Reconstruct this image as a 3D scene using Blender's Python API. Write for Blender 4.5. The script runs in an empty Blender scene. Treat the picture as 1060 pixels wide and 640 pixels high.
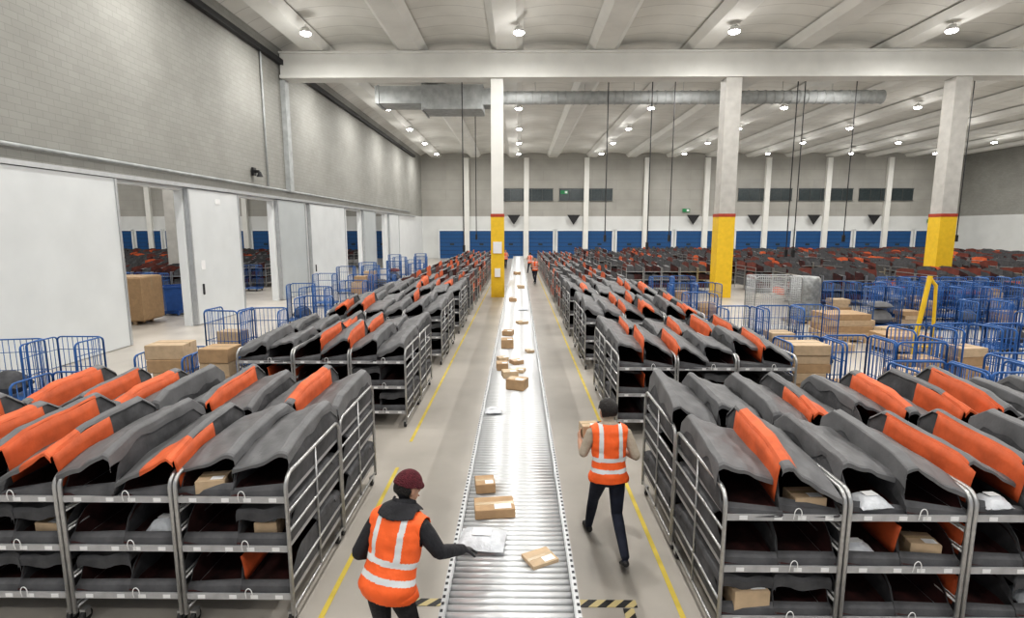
import bpy, math, random
from mathutils import Vector, Matrix, noise
random.seed(7)
scene=bpy.context.scene
COL=scene.collection
pi=math.pi
# ------------------------------------------------------------ materials
def mat(name,color,rough=.6,metal=0.,var=.12,scale=6.,bump=0.,bscale=40.,emit=None,estr=1.,detail=4.):
    m=bpy.data.materials.new(name); m.use_nodes=True
    nt=m.node_tree; b=nt.nodes['Principled BSDF']
    b.inputs['Roughness'].default_value=rough; b.inputs['Metallic'].default_value=metal
    tc=nt.nodes.new('ShaderNodeTexCoord')
    nz=nt.nodes.new('ShaderNodeTexNoise'); nz.inputs['Scale'].default_value=scale; nz.inputs['Detail'].default_value=detail
    nt.links.new(tc.outputs['Object'],nz.inputs['Vector'])
    r=nt.nodes.new('ShaderNodeValToRGB')
    r.color_ramp.elements[0].position=.3; r.color_ramp.elements[1].position=.7
    r.color_ramp.elements[0].color=tuple(c*(1-var) for c in color)+(1,)
    r.color_ramp.elements[1].color=tuple(min(1,c*(1+var)) for c in color)+(1,)
    nt.links.new(nz.outputs['Fac'],r.inputs['Fac']); nt.links.new(r.outputs['Color'],b.inputs['Base Color'])
    if bump:
        n2=nt.nodes.new('ShaderNodeTexNoise'); n2.inputs['Scale'].default_value=bscale; n2.inputs['Detail'].default_value=3
        nt.links.new(tc.outputs['Object'],n2.inputs['Vector'])
        bp=nt.nodes.new('ShaderNodeBump'); bp.inputs['Strength'].default_value=bump; bp.inputs['Distance'].default_value=.02
        nt.links.new(n2.outputs['Fac'],bp.inputs['Height']); nt.links.new(bp.outputs['Normal'],b.inputs['Normal'])
    if emit:
        b.inputs['Emission Color'].default_value=emit+(1,); b.inputs['Emission Strength'].default_value=estr
    return m
def brick_mat(name,c1,c2,mortar,bw,bh,axes='XY',rough=.85,msize=.015):
    m=bpy.data.materials.new(name); m.use_nodes=True
    nt=m.node_tree; b=nt.nodes['Principled BSDF']; b.inputs['Roughness'].default_value=rough
    tc=nt.nodes.new('ShaderNodeTexCoord'); sp=nt.nodes.new('ShaderNodeSeparateXYZ'); cb=nt.nodes.new('ShaderNodeCombineXYZ')
    nt.links.new(tc.outputs['Object'],sp.inputs[0]); nt.links.new(sp.outputs[axes[0]],cb.inputs[0]); nt.links.new(sp.outputs[axes[1]],cb.inputs[1])
    br=nt.nodes.new('ShaderNodeTexBrick'); br.inputs['Scale'].default_value=1
    br.inputs['Brick Width'].default_value=bw; br.inputs['Row Height'].default_value=bh
    br.inputs['Mortar Size'].default_value=msize; br.inputs['Mortar Smooth'].default_value=.3
    br.inputs['Color1'].default_value=c1+(1,); br.inputs['Color2'].default_value=c2+(1,); br.inputs['Mortar'].default_value=mortar+(1,)
    nt.links.new(cb.outputs[0],br.inputs['Vector'])
    nz=nt.nodes.new('ShaderNodeTexNoise'); nz.inputs['Scale'].default_value=.5; nz.inputs['Detail'].default_value=6
    nt.links.new(tc.outputs['Object'],nz.inputs['Vector'])
    rp=nt.nodes.new('ShaderNodeValToRGB'); rp.color_ramp.elements[0].position=.3; rp.color_ramp.elements[1].position=.7
    rp.color_ramp.elements[0].color=(.84,.84,.83,1); rp.color_ramp.elements[1].color=(1,1,1,1)
    nt.links.new(nz.outputs['Fac'],rp.inputs['Fac'])
    mx=nt.nodes.new('ShaderNodeMix'); mx.data_type='RGBA'; mx.blend_type='MULTIPLY'; mx.inputs[0].default_value=1
    nt.links.new(br.outputs['Color'],mx.inputs[6]); nt.links.new(rp.outputs['Color'],mx.inputs[7])
    nt.links.new(mx.outputs[2],b.inputs['Base Color'])
    return m
M={}
M['block']=brick_mat('concrete_block',(.35,.348,.325),(.325,.322,.30),(.275,.272,.255),.38,.18,'YZ',msize=.008)
M['blockfar']=brick_mat('concrete_panel',(.42,.41,.38),(.40,.39,.365),(.34,.335,.31),6.,1.2,'XZ',msize=.02)
M['vault']=brick_mat('vault_shell',(.76,.75,.71),(.73,.72,.68),(.58,.57,.54),60.,1.1,'XY',msize=.03)
M['white']=mat('white_panel',(.72,.735,.74),.5,var=.03,scale=1)
M['farlow']=mat('pale_wall_paint',(.66,.67,.66),.6,var=.06,scale=.5)
M['whitedoor']=mat('white_sliding_door',(.66,.68,.685),.45,var=.04,scale=1)
M['greydoor']=mat('grey_sliding_door',(.46,.485,.49),.45,var=.04,scale=1)
M['floor']=mat('polished_concrete',(.44,.41,.37),.34,var=.13,scale=.9,detail=8)
M['beam']=mat('painted_concrete',(.74,.735,.70),.7,var=.05,scale=1)
M['pillar']=mat('concrete_pillar',(.50,.485,.455),.75,var=.10,scale=2.5)
M['yellow']=mat('yellow_paint',(.80,.52,.03),.5,var=.06)
M['dullyellow']=mat('worn_yellow_tape',(.62,.48,.08),.6,var=.2,scale=3)
M['red']=mat('red_paint',(.40,.06,.03),.5)
M['tube']=mat('zinc_tube',(.50,.50,.50),.35,.75,var=.1,scale=20)
M['tray']=mat('zinc_tray',(.46,.46,.47),.45,.4,var=.1,scale=12)
M['rubber']=mat('black_rubber',(.03,.03,.03),.7)
M['blue']=mat('blue_tube',(.025,.11,.33),.4,var=.1)
M['bluedoor']=mat('blue_dock_door',(.012,.085,.24),.5,var=.06)
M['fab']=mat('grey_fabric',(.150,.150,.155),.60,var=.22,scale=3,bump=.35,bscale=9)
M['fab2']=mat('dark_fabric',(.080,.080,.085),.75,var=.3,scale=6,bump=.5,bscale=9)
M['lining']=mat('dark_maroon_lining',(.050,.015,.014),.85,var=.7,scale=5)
M['orange']=mat('orange_fabric',(.62,.125,.04),.62,var=.2,scale=4,bump=.4,bscale=8)
M['rust']=mat('rust_fabric',(.16,.04,.028),.75,var=.3,scale=3)
M['card']=mat('cardboard',(.42,.28,.16),.8,var=.1,scale=10)
M['card2']=mat('pale_cardboard',(.52,.39,.26),.8,var=.1,scale=10)
M['tape']=mat('packing_tape',(.46,.35,.22),.25,var=.05)
M['label']=mat('white_label',(.80,.80,.80),.6,var=.02)
M['poly']=mat('white_polybag',(.62,.64,.67),.3,var=.06,scale=20,bump=.5,bscale=20)
M['silver']=mat('brushed_roller',(.70,.71,.72),.40,.6,var=.03,scale=15)
M['rail']=mat('aluminium_rail',(.50,.51,.52),.4,.6,var=.06)
M['dark']=mat('dark_gap',(.04,.04,.045),.8)
M['duct']=mat('galvanised_duct',(.40,.415,.415),.8,.0,var=.15,scale=3)
M['black']=mat('black_plastic',(.02,.02,.022),.5)
M['win']=mat('dark_glass',(.045,.058,.062),.2,var=.15)
M['mull']=mat('window_frame_grey',(.09,.095,.095),.5)
M['green']=mat('green_sign',(.02,.22,.08),.5,var=.05)
M['foil']=mat('stretch_film',(.30,.31,.31),.4,.4,var=.3,scale=8,bump=.6,bscale=18)
M['lamp']=mat('lamp_diffuser',(1,1,1),.5,emit=(1,.985,.96),estr=40)
M['lamph']=mat('lamp_housing',(.65,.65,.63),.4,.1)
M['bluebin']=mat('blue_plastic',(.02,.10,.36),.4)
M['vest']=mat('orange_vest',(.92,.15,.03),.6,var=.06,scale=8,bump=.5,bscale=12)
M['refl']=mat('reflective_tape',(.68,.70,.71),.4,var=.04)
M['jacket']=mat('black_jacket',(.020,.020,.024),.8,var=.3,scale=9,bump=.5,bscale=22)
M['shirt']=mat('beige_shirt',(.42,.36,.29),.85,var=.15,scale=9,bump=.5,bscale=22)
M['jeans']=mat('navy_jeans',(.018,.022,.04),.85,var=.3,scale=9,bump=.4,bscale=22)
M['skin']=mat('skin',(.50,.29,.20),.55,var=.06,scale=14)
M['hair']=mat('black_hair',(.014,.011,.010),.55,var=.3,scale=50,bump=.8,bscale=90)
M['beanie']=mat('maroon_knit',(.12,.02,.03),.9,var=.25,scale=40,bump=1,bscale=110)
M['shoe']=mat('black_shoe',(.02,.02,.02),.5)
M['eye']=mat('eye_white',(.7,.7,.7),.3)
M['lip']=mat('lips',(.35,.12,.10),.5)
def hazard():
    m=bpy.data.materials.new('hazard_tape'); m.use_nodes=True; nt=m.node_tree; b=nt.nodes['Principled BSDF']
    tc=nt.nodes.new('ShaderNodeTexCoord'); mp=nt.nodes.new('ShaderNodeMapping'); mp.inputs['Rotation'].default_value=(0,0,.785)
    w=nt.nodes.new('ShaderNodeTexWave'); w.inputs['Scale'].default_value=2.6; r=nt.nodes.new('ShaderNodeValToRGB'); r.color_ramp.interpolation='CONSTANT'
    r.color_ramp.elements[0].color=(.02,.02,.02,1); r.color_ramp.elements[1].position=.5; r.color_ramp.elements[1].color=(.6,.5,.25,1)
    nt.links.new(tc.outputs['Object'],mp.inputs['Vector']); nt.links.new(mp.outputs['Vector'],w.inputs['Vector'])
    nt.links.new(w.outputs['Fac'],r.inputs['Fac']); nt.links.new(r.outputs['Color'],b.inputs['Base Color']); return m
M['hazard']=hazard()
# ------------------------------------------------------------ mesh builder
class MB:
    def __init__(s): s.v=[];s.f=[];s.m=[]
    def add(s,vs,fs,mi=0):
        o=len(s.v); s.v+= [tuple(v) for v in vs]
        for f in fs: s.f.append(tuple(i+o for i in f)); s.m.append(mi)
        return s
    def box(s,c,d,mi=0,rz=0.,rx=0.,ry=0.):
        hx,hy,hz=d[0]/2,d[1]/2,d[2]/2
        R=Matrix.Rotation(rz,3,'Z')@Matrix.Rotation(ry,3,'Y')@Matrix.Rotation(rx,3,'X'); c=Vector(c)
        vs=[c+R@Vector((x*hx,y*hy,z*hz)) for z in(-1,1) for y in(-1,1) for x in(-1,1)]
        return s.add(vs,[(0,2,3,1),(4,5,7,6),(0,1,5,4),(2,6,7,3),(0,4,6,2),(1,3,7,5)],mi)
    def tube(s,pts,r,n=8,mi=0,cap=True):
        pts=[Vector(p) for p in pts]; L=len(pts); rs=r if isinstance(r,(list,tuple)) else [r]*L
        rings=[]; up=None
        for i,p in enumerate(pts):
            a=pts[max(0,i-1)]; b=pts[min(L-1,i+1)]; t=(b-a)
            t.normalize()
            if up is None:
                up=Vector((0,0,1)) if abs(t.z)<.9 else Vector((1,0,0))
            x=(up-t*up.dot(t)); 
            if x.length<1e-4: x=Vector((1,0,0)).cross(t)
            x.normalize(); y=t.cross(x); up=x
            rings.append([p+x*rs[i]*math.cos(2*pi*k/n)+y*rs[i]*math.sin(2*pi*k/n) for k in range(n)])
        vs=[v for rg in rings for v in rg]; fs=[]
        for i in range(L-1):
            for k in range(n): fs.append((i*n+k,i*n+(k+1)%n,(i+1)*n+(k+1)%n,(i+1)*n+k))
        if cap: fs.append(tuple(range(n))[::-1]); fs.append(tuple((L-1)*n+k for k in range(n)))
        return s.add(vs,fs,mi)
    def loft(s,st,n=20,mi=0):
        vs=[];fs=[]
        for c,rx,ry,X,Y in st:
            for k in range(n):
                a=2*pi*k/n; vs.append(Vector(c)+Vector(X)*rx*math.cos(a)+Vector(Y)*ry*math.sin(a))
        L=len(st)
        for i in range(L-1):
            for k in range(n): fs.append((i*n+k,i*n+(k+1)%n,(i+1)*n+(k+1)%n,(i+1)*n+k))
        fs.append(tuple(range(n))[::-1]); fs.append(tuple((L-1)*n+k for k in range(n)))
        return s.add(vs,fs,mi)
    def rev(s,prof,n=20,c=(0,0,0),mi=0,cap=True):
        vs=[];fs=[]
        for r,z in prof:
            for k in range(n): vs.append((c[0]+r*math.cos(2*pi*k/n),c[1]+r*math.sin(2*pi*k/n),c[2]+z))
        for i in range(len(prof)-1):
            for k in range(n): fs.append((i*n+k,i*n+(k+1)%n,(i+1)*n+(k+1)%n,(i+1)*n+k))
        if cap:
            fs.append(tuple(range(n))[::-1]); L=len(prof); fs.append(tuple((L-1)*n+k for k in range(n)))
        return s.add(vs,fs,mi)
    def ell(s,c,r,n=16,m=10,R=None,mi=0):
        c=Vector(c); vs=[];fs=[]
        for i in range(m+1):
            th=pi*(i+.02)/(m+.04)
            for k in range(n):
                p=Vector((r[0]*math.sin(th)*math.cos(2*pi*k/n),r[1]*math.sin(th)*math.sin(2*pi*k/n),-r[2]*math.cos(th)))
                if R: p=R@p
                vs.append(c+p)
        for i in range(m):
            for k in range(n): fs.append((i*n+k,i*n+(k+1)%n,(i+1)*n+(k+1)%n,(i+1)*n+k))
        fs.append(tuple(range(n))[::-1]); fs.append(tuple(m*n+k for k in range(n)))
        return s.add(vs,fs,mi)
    def mesh(s,name,mats,smooth=False):
        me=bpy.data.meshes.new(name); me.from_pydata(s.v,[],s.f)
        for m in mats: me.materials.append(M[m])
        for p,mi in zip(me.polygons,s.m): p.material_index=mi; p.use_smooth=smooth
        me.update(); return me
def ob(name,data,loc=(0,0,0),rz=0.,parent=None,label=None,cat=None,group=None,kind=None):
    o=bpy.data.objects.new(name,data); COL.objects.link(o)
    o.location=loc; o.rotation_euler=(0,0,rz)
    if parent: o.parent=parent
    if label: o['label']=label
    if cat: o['category']=cat
    if group: o['group']=group
    if kind: o['kind']=kind
    return o
def struct(name,mb,mats,label=None,smooth=False):
    return ob(name,mb.mesh(name,mats,smooth),kind='structure',label=label or name.replace('_',' '),cat='room structure')
def bake(o):
    dg=bpy.context.evaluated_depsgraph_get(); dg.update()
    me=bpy.data.meshes.new_from_object(o.evaluated_get(dg)); o.modifiers.clear(); o.data=me; return o
def dup(root,loc,rz=None,**props):
    n=root.copy(); COL.objects.link(n); n.location=loc
    if rz is not None: n.rotation_euler=(0,0,rz)
    for k,v in props.items(): n[k]=v
    for c in root.children:
        cc=c.copy(); COL.objects.link(cc); cc.parent=n
        for g in c.children:
            gg=g.copy(); COL.objects.link(gg); gg.parent=cc
    return n
def delete(root):
    for c in list(root.children):
        delete(c)
    bpy.data.objects.remove(root)
# ------------------------------------------------------------ shell
XL=-12.0; YF=68.; ZC=12.5; XR=54.
b=MB(); b.box(((XR-60)/2,(YF-8)/2,-.1),(XR+60+.6,YF+8.6,.2)); struct('floor',b,['floor'],'pale polished concrete warehouse floor')
ops=[(16.2,19.5,4.9),(23.2,26.7,4.9),(38.,41.5,4.9),(45.5,49.,4.9)]
b=MB(); y=-8
for a,c,h in ops+[(YF,YF,0)]:
    b.box((XL-.15,(y+a)/2,5.15/2),(.3,a-y,5.15),0); 
    if c>a: b.box((XL-.15,(a+c)/2,(h+5.15)/2),(.3,c-a,5.15-h),0)
    y=c
b.box((XL-.15,(YF-8)/2,(5.15+13.4)/2),(.3,YF+8,13.4-5.15),1)
struct('wall_left',b,['white','block'],'side wall, white panels below grey concrete blocks')
b=MB(); b.box(((XR-60)/2,YF+.15,2.6),(XR+60,.3,5.2),0); b.box(((XR-60)/2,YF+.15,9.3),(XR+60,.3,8.2),1)
struct('wall_far',b,['farlow','blockfar'],'distant end wall, white below and grey concrete above')
b=MB(); b.box((XR+.15,(YF-8)/2,2.6),(.3,YF+8,5.2),0); b.box((XR+.15,(YF-8)/2,9.3),(.3,YF+8,8.2),1); struct('wall_right',b,['farlow','block'],'side wall, white below and grey concrete above')
b=MB(); b.box((-60.15,(YF-8)/2,6.7),(.3,YF+8,13.4),0); struct('wall_side_hall',b,['white'],'wall of the neighbouring hall')
beams=[-10.2+4.8*i for i in range(14)]
b=MB(); xs=[-12.]+beams+[XR]
for i in range(len(xs)-1):
    a,c=xs[i],xs[i+1]; K=10; vs=[];fs=[]
    for yy in (-8,YF):
        for k in range(K+1):
            u=k/K; vs.append((a+(c-a)*u,yy,12.5+.32*math.sin(pi*u)))
    for k in range(K): fs.append((k,k+1,K+2+k,K+1+k))
    b.add(vs,fs,0)
b.box((-36,(YF-8)/2,12.6),(48,YF+8,.2),0)
struct('ceiling',b,['vault'],'vaulted precast concrete roof shells',True)
bm=MB(); prof=[(-.48,12.28),(.48,12.28),(.80,12.58),(-.80,12.58)]
vs=[(x,yy,z) for yy in(-8,YF) for x,z in prof]
bm.add(vs,[(0,1,5,4),(1,2,6,5),(2,3,7,6),(3,0,4,7),(3,2,1,0),(4,5,6,7)])
me=bm.mesh('roof_beam',['beam'])
for x in beams: ob('roof_beam',me,(x,0,0),label='long flat white painted precast concrete roof beam',cat='beam',group='roof beams')
b=MB(); b.box((21.0,28.6,11.62),(65.8,.7,1.2)); b.box((21.0,28.6,11.06),(65.8,.95,.14)); b.box((21.0,28.6,12.2),(65.8,.95,.1))
ob('crossbeam',b.mesh('crossbeam',['beam']),label='massive pale concrete crossbeam spanning the hall on pillars',cat='beam')
b=MB(); b.tube([(XL+.08,-6,5.5),(XL+.08,60,5.5)],.05); 
ob('conduit_pipe',b.mesh('conduit_pipe',['duct'],True),label='thin grey conduit pipe running along the block wall',cat='pipe')
b=MB(); b.tube([(XL+.08,26.2,5.5),(XL+.08,26.2,12)],.045)
ob('conduit_pipe',b.mesh('conduit_pipe',['duct'],True),label='thin vertical conduit pipe on the block wall',cat='pipe')
b=MB(); b.box((XL+.1,30,11.7),(.16,66,.1)); b.box((XL+.25,30,11.75),(.06,66,.25))
ob('cable_tray',b.mesh('cable_tray',['black']),label='dark cable tray under the roof edge on the wall',cat='cable tray')
b=MB(); b.box((XL+.12,30,5.08),(.16,66,.12))
ob('door_track',b.mesh('door_track',['rail']),label='long steel sliding door track on the white wall',cat='track')
b=MB()
b.box((XL+.12,28.6,8.22),(.24,.45,5.5)); ob('concrete_pillar',b.mesh('wall_pillar',['duct']),label='shallow grey wall pillar under the crossbeam end',cat='pillar')
b=MB(); b.box((XL+.2,24.8,6.1),(.3,.12,.12)); b.rev([(.05,-.1),(.13,-.3),(.14,-.32)],12,(XL+.36,24.8,6.2)); b.box((XL+.1,24.8,6.1),(.1,.25,.35))
ob('alarm_horn',b.mesh('alarm_horn',['black']),label='small black alarm horn on the block wall',cat='alarm')
dn=1
for ya,yb,mt,h in [(19.6,23.1,'whitedoor',4.95),(26.9,30.3,'greydoor',4.95),(31.,37.2,'whitedoor',4.95),(41.8,45.2,'greydoor',4.95),(5.,16.1,'whitedoor',4.98),(50,54,'whitedoor',4.9)]:
    b=MB(); b.box((XL+.09,(ya+yb)/2,h/2+.02),(.12,yb-ya,h),0)
    for yy in (ya,yb): b.box((XL+.10,yy,h/2+.02),(.16,.08,h),1)
    if dn in(1,3): b.box((XL+.17,ya+.5,1.3),(.05,.07,.4),2)
    if dn==1: b.box((XL+.16,ya+1.9,4.6),(.02,.35,.2),3); b.box((XL+.16,ya+.6,2.2),(.02,.25,.35),3)
    o=struct('door_%d'%dn,b,[mt,'rail','dark','label'],'large sliding door leaf on the side wall'); dn+=1
b=MB(); b.box((0,-.08,1.7),(3.1,.1,3.4),0)
for k in range(1,7): b.box((0,-.14,k*.49),(3.1,.03,.03),1)
b.box((-1.62,-.1,1.8),(.16,.25,3.6),2); b.box((1.62,-.1,1.8),(.16,.25,3.6),2); b.box((0,-.1,3.5),(3.4,.25,.2),2); b.box((.0,-.15,1.75),(.5,.03,.2),3)
dm=b.mesh('dock_door',['bluedoor','dark','white','win'])
xsd=[-8.3+3.67*k for k in range(17)]+[-17-3.67*k for k in range(11)]
for x in xsd:
    ob('door_%d'%dn,dm,(x,YF,0),kind='structure',label='blue sectional loading dock door with white surround',cat='door'); dn+=1
me=MB().box((0,-.2,6.1),(.6,.4,12.2)).mesh('wall_pilaster',['beam'])
for k,x in enumerate([-6.4+7.34*k for k in range(8)]+[-22,-34,-46]): ob('trim_%d'%(k+1),me,(x,YF,0),kind='structure',label='pale concrete pilaster on end wall',cat='pilaster')
b=MB(); b.box((0,-.05,0),(6.5,.1,1.45),0)
for k in range(1,5): b.box((-3.25+k*1.3,-.1,0),(.04,.1,1.45),1)
b.box((0,-.1,.72),(6.6,.12,.08),1); b.box((0,-.1,-.72),(6.6,.12,.08),1)
wm=b.mesh('strip_window',['win','mull'])
for k,x in enumerate([1.3,8.6,30.5,37.9,45.2]): ob('window_%d'%(k+1),wm,(x-.35,YF,7.8),kind='structure',label='dark strip window high in the end wall',cat='window')
b=MB(); b.add([(-.8,0,.6),(.8,0,.6),(0,0,-.6),(-.8,-.06,.6),(.8,-.06,.6),(0,-.06,-.6)],[(0,1,2),(5,4,3),(0,3,4,1),(1,4,5,2),(2,5,3,0)])
tm=b.mesh('triangle_sign',['black'])
for x in [-.6,6.75,21.4,28.8,36.1,43.4]: ob('triangle_sign',tm,(x,YF-.45,4.75),label='black downward-pointing triangle sign between dock doors',cat='sign',group='dock triangle signs')
b=MB(); b.box((0,0,0),(.9,.1,.42),0); b.box((.2,-.06,0),(.3,.02,.26),1)
em=b.mesh('exit_sign',['green','label'])
for x,z in ((5.6,8.1),(20.6,5.9),(50.5,4.6)): ob('exit_sign',em,(x,YF-.25 if x>50 else YF-.12,z),label='small green emergency exit sign',cat='sign',group='emergency exit signs')
for x in (-1.1,10.65,21.9,34.):
    w=.62 if x<0 else .78
    r=ob('concrete_pillar',MB().box((0,0,5.49),(w,w,10.98)).mesh('pillar_shaft',['pillar' if x>0 else 'beam']),(x,28.6,0),label='square concrete pillar with yellow painted base and red band',cat='pillar',group='hall pillars')
    ob('yellow_guard',MB().box((0,0,2.1),(w+.06,w+.06,4.2)).mesh('yellow_guard',['yellow']),parent=r,label='yellow painted lower casing')
    ob('red_band',MB().box((0,0,4.25),(w+.08,w+.08,.16)).mesh('red_band',['red']),parent=r,label='red band')
    if x<0: 
        ob('notice_board',MB().box((.0,-w/2-.06,2.6),(.45,.04,.6)).box((.0,-w/2-.06,1.3),(.3,.12,.45)).mesh('notice_board',['label']),parent=r,label='small white notice board')
# duct
b=MB(); X0,X1=-1.2,22.; YD=34.6; ZD=11.5
n=46; pts=[];rs=[]
for k in range(n+1):
    x=X0+(X1-X0)*k/n
    for dx,rr in ((-.03,.38),(-.02,.415),(.02,.415),(.03,.38)): pts.append((x+dx,YD,ZD)); rs.append(rr)
b.tube(pts,rs,20)
r=ob('ventilation_duct',b.mesh('spiral_duct',['duct'],False),label='long horizontal galvanised spiral ventilation duct below the roof',cat='duct')
b=MB(); b.box((-4.0,YD+.3,11.4),(3.6,2.2,1.4)); b.box((-1.7,YD+.2,ZD),(1.3,1.3,.95)); b.box((-7.2,YD+.4,11.6),(3.0,1.8,1.0)); b.box((-2.2,YD+.2,11.4),(.1,1.6,1.5)); b.box((-5.8,YD+.4,11.4),(.1,2.4,1.55)); b.box((-8.5,YD+.4,11.6),(.08,1.95,1.1))
ob('duct_box',b.mesh('duct_box',['duct']),parent=r,label='rectangular sheet-metal duct sections')
b=MB()
for x in range(1,21,3): b.tube([(x,YD,11.8),(x,YD,12.7)],.02,6)
ob('hanger_rods',b.mesh('hanger_rods',['tube']),parent=r)
for x,yy,z0 in [(-3.3,32.8,2.4),(-3.1,40,3),(5.2,33,3),(7.4,31.5,2.6),(9.2,33.5,3),(15.3,30.5,2.2),(15.1,30.9,2.2),(19.5,33,3),(27,34,3)]:
    b=MB(); b.tube([(0,0,z0-12.1),(0,0,0.4)],.03,6); b.box((0,0,z0-12.1),(.14,.14,.4))
    ob('hanging_cable',b.mesh('hanging_cable',['black']),(x,yy,12.1),label='black power cable drop hanging from the roof',cat='cable',group='cable drops')
# lamps
ZL=11.93
hs=MB().rev([(.05,.22),(.13,.20),(.22,.10),(.25,0),(.24,-.02)],20).mesh('lamp_housing',['lamph'],True)
df=MB().rev([(.22,-.01),(.23,-.05),(.17,-.10),(.10,-.12),(.01,-.125)],20).mesh('lamp_diffuser',['lamp'],True)
rd=MB().tube([(0,0,.2),(0,0,.34)],.012,6).mesh('lamp_rod',['tube'])
ld=bpy.data.lights.new('lamp_light','AREA'); ld.shape='DISK'; ld.size=.5; ld.energy=245; ld.color=(1,.98,.945)
lp=bpy.data.lights.new('ceiling_fill','POINT'); lp.energy=52; lp.color=(1,.98,.945); lp.shadow_soft_size=.25  # added point fill below each lamp, brightens the ceiling
L0=ob('high_bay_lamp',hs,(0,0,ZL),label='round high bay ceiling lamp switched on',cat='lamp',group='high bay lamps')
ob('diffuser',df,parent=L0,label='glowing white diffuser'); ob('suspension_rod',rd,parent=L0)
lo=bpy.data.objects.new('lamp_light',ld); COL.objects.link(lo); lo.parent=L0; lo.location=(0,0,-.14)
lo=bpy.data.objects.new('ceiling_fill',lp); COL.objects.link(lo); lo.parent=L0; lo.location=(0,0,-1.1)
for yy in [-5.3,2.2,9.7,17.2,24.7,31.9,39.4,47.2,54.7,62.2]:
    for x in [-9.2,0,9.2,18.4,27.6,36.8,46.]:
        if yy<20 and x>20: continue
        dup(L0,(x,yy,ZL))
for x,yy in [(-17,14),(-17,19),(-17,25),(-17,32),(-24,24),(-26,34),(-38,34),(-22,46),(-36,48),(-50,50),(-22,60),(-38,62),(-52,62),(-30,55),(-45,60),(-17,40),(-24,29),(-30,40)]: dup(L0,(x,yy,ZL))  # unseen neighbouring hall lamps, extra ones added to brighten that dark hall
delete(L0)
# ------------------------------------------------------------ floor markings
def line(x0,x1,y0,y1,label='dull yellow floor line beside racks',m='dullyellow',z=.004):
    b=MB(); b.box((0,0,0),(x1-x0,y1-y0,.004)); ob('floor_marking',b.mesh('floor_marking',[m]),((x0+x1)/2,(y0+y1)/2,z),label=label,cat='floor marking',group='floor markings')
line(1.48,1.53,.5,7.4); line(1.48,1.53,8.3,50.)
line(-1.82,-1.77,.5,7.6); line(-1.82,-1.77,8.6,50.)
line(.55,1.12,4.62,4.72,'black and yellow hazard tape on the floor','hazard'); line(.98,1.08,4.3,4.6,'black and yellow hazard tape on the floor','hazard',.006)
line(-1.25,-.62,4.62,4.72,'black and yellow hazard tape on the floor','hazard')
# ------------------------------------------------------------ conveyor
CX=-.055; CY0,CY1=1.2,57.
conv=bpy.data.objects.new('roller_conveyor',None); COL.objects.link(conv); conv.location=(CX,CY0,0)
conv['label']='long steel roller conveyor running down the hall carrying parcels'; conv['category']='conveyor'
Lc=CY1-CY0
for sx in (-1,1):
    b=MB(); b.box((sx*.485,Lc/2,.74),(.04,Lc,.16)); b.box((sx*.482,Lc/2,.818),(.035,Lc,.012)); b.box((sx*.462,Lc/2,.792),(.008,Lc,.02))
    ob('side_rail',b.mesh('side_rail',['rail']),parent=conv)
b=MB(); b.box((0,Lc/2,.70),(.92,Lc,.04)); ob('underpan',b.mesh('underpan',['dark']),parent=conv)
lg=MB()
lg.box((-.45,0,.34),(.06,.06,.68)); lg.box((.45,0,.34),(.06,.06,.68)); lg.box((0,0,.3),(.9,.04,.05)); lg.box((-.45,0,.01),(.14,.12,.02)); lg.box((.45,0,.01),(.14,.12,.02))
lm=lg.mesh('leg',['rail'])
k=0
while k*2.4+.6<Lc: ob('leg',lm,(0,k*2.4+.6,0),parent=conv); k+=1
rm=MB().tube([(-.455,0,0),(.455,0,0)],.030,12).mesh('roller',['silver'],True)
pit=.075; nr=int(Lc/pit); st0=int((2.8-CY0)/pit)
rest=MB()
for k in range(nr):
    yy=(k+.5)*pit
    if st0<=k<st0+100: ob('roller',rm,(0,yy,.777),parent=conv)
    else: rest.tube([(-.455,yy,.777),(.455,yy,.777)],.030,8 if k<400 else 6)
ob('roller',rest.mesh('rollers_rest',['silver'],True),parent=conv,kind='stuff')
b=MB()
for k in range(nr):
    yy=(k+.5)*pit
    if yy>25: break
    for sx in(-1,1): b.box((sx*.507,yy,.77),(.006,.035,.035)); b.box((sx*.490,yy,.8245),(.02,.03,.002))
ob('axle_ends',b.mesh('axle_ends',['dark']),parent=conv,kind='stuff')
ZB=.809
# ------------------------------------------------------------ parcels
def carton(loc,size,rz=0.,m='card',label='small brown cardboard parcel with a white label',lab=True,rx=0.,group=None):
    b=MB(); sx,sy,sz=size; e=min(size)*.04
    pr=[(-sx/2,-sy/2),(sx/2,-sy/2),(sx/2,sy/2),(-sx/2,sy/2)]
    st=[]
    for z,i in ((0,e),(e,0),(sz-e,0),(sz,e)):
        for x,y in pr: st.append((x-math.copysign(i,x),y-math.copysign(i,y),z))
    fs=[(3,2,1,0),(12,13,14,15)]
    for i in range(3):
        for k in range(4): fs.append((i*4+k,i*4+(k+1)%4,(i+1)*4+(k+1)%4,(i+1)*4+k))
    b.add(st,fs)
    o=ob('cardboard_box',b.mesh('cardboard_box',[m]),loc,rz,label=label,cat='box',group=group); o.rotation_euler=(rx,0,rz)
    t=MB(); t.box((0,0,sz+.0008),(sx*.96,min(.05,sy*.2),.0016)); t.box((sx/2+.0005,0,sz*.85),(.0016,min(.05,sy*.2),sz*.28)); t.box((-sx/2-.0005,0,sz*.85),(.0016,min(.05,sy*.2),sz*.28))
    ob('packing_tape',t.mesh('packing_tape',['tape']),parent=o)
    if lab:
        t=MB(); t.box((sx*.2,-sy*.25,sz+.002),(min(sx*.42,.16),min(sy*.34,.12),.0015)); ob('shipping_label',t.mesh('shipping_label',['label']),parent=o,label='white shipping label')
    return o
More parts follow.
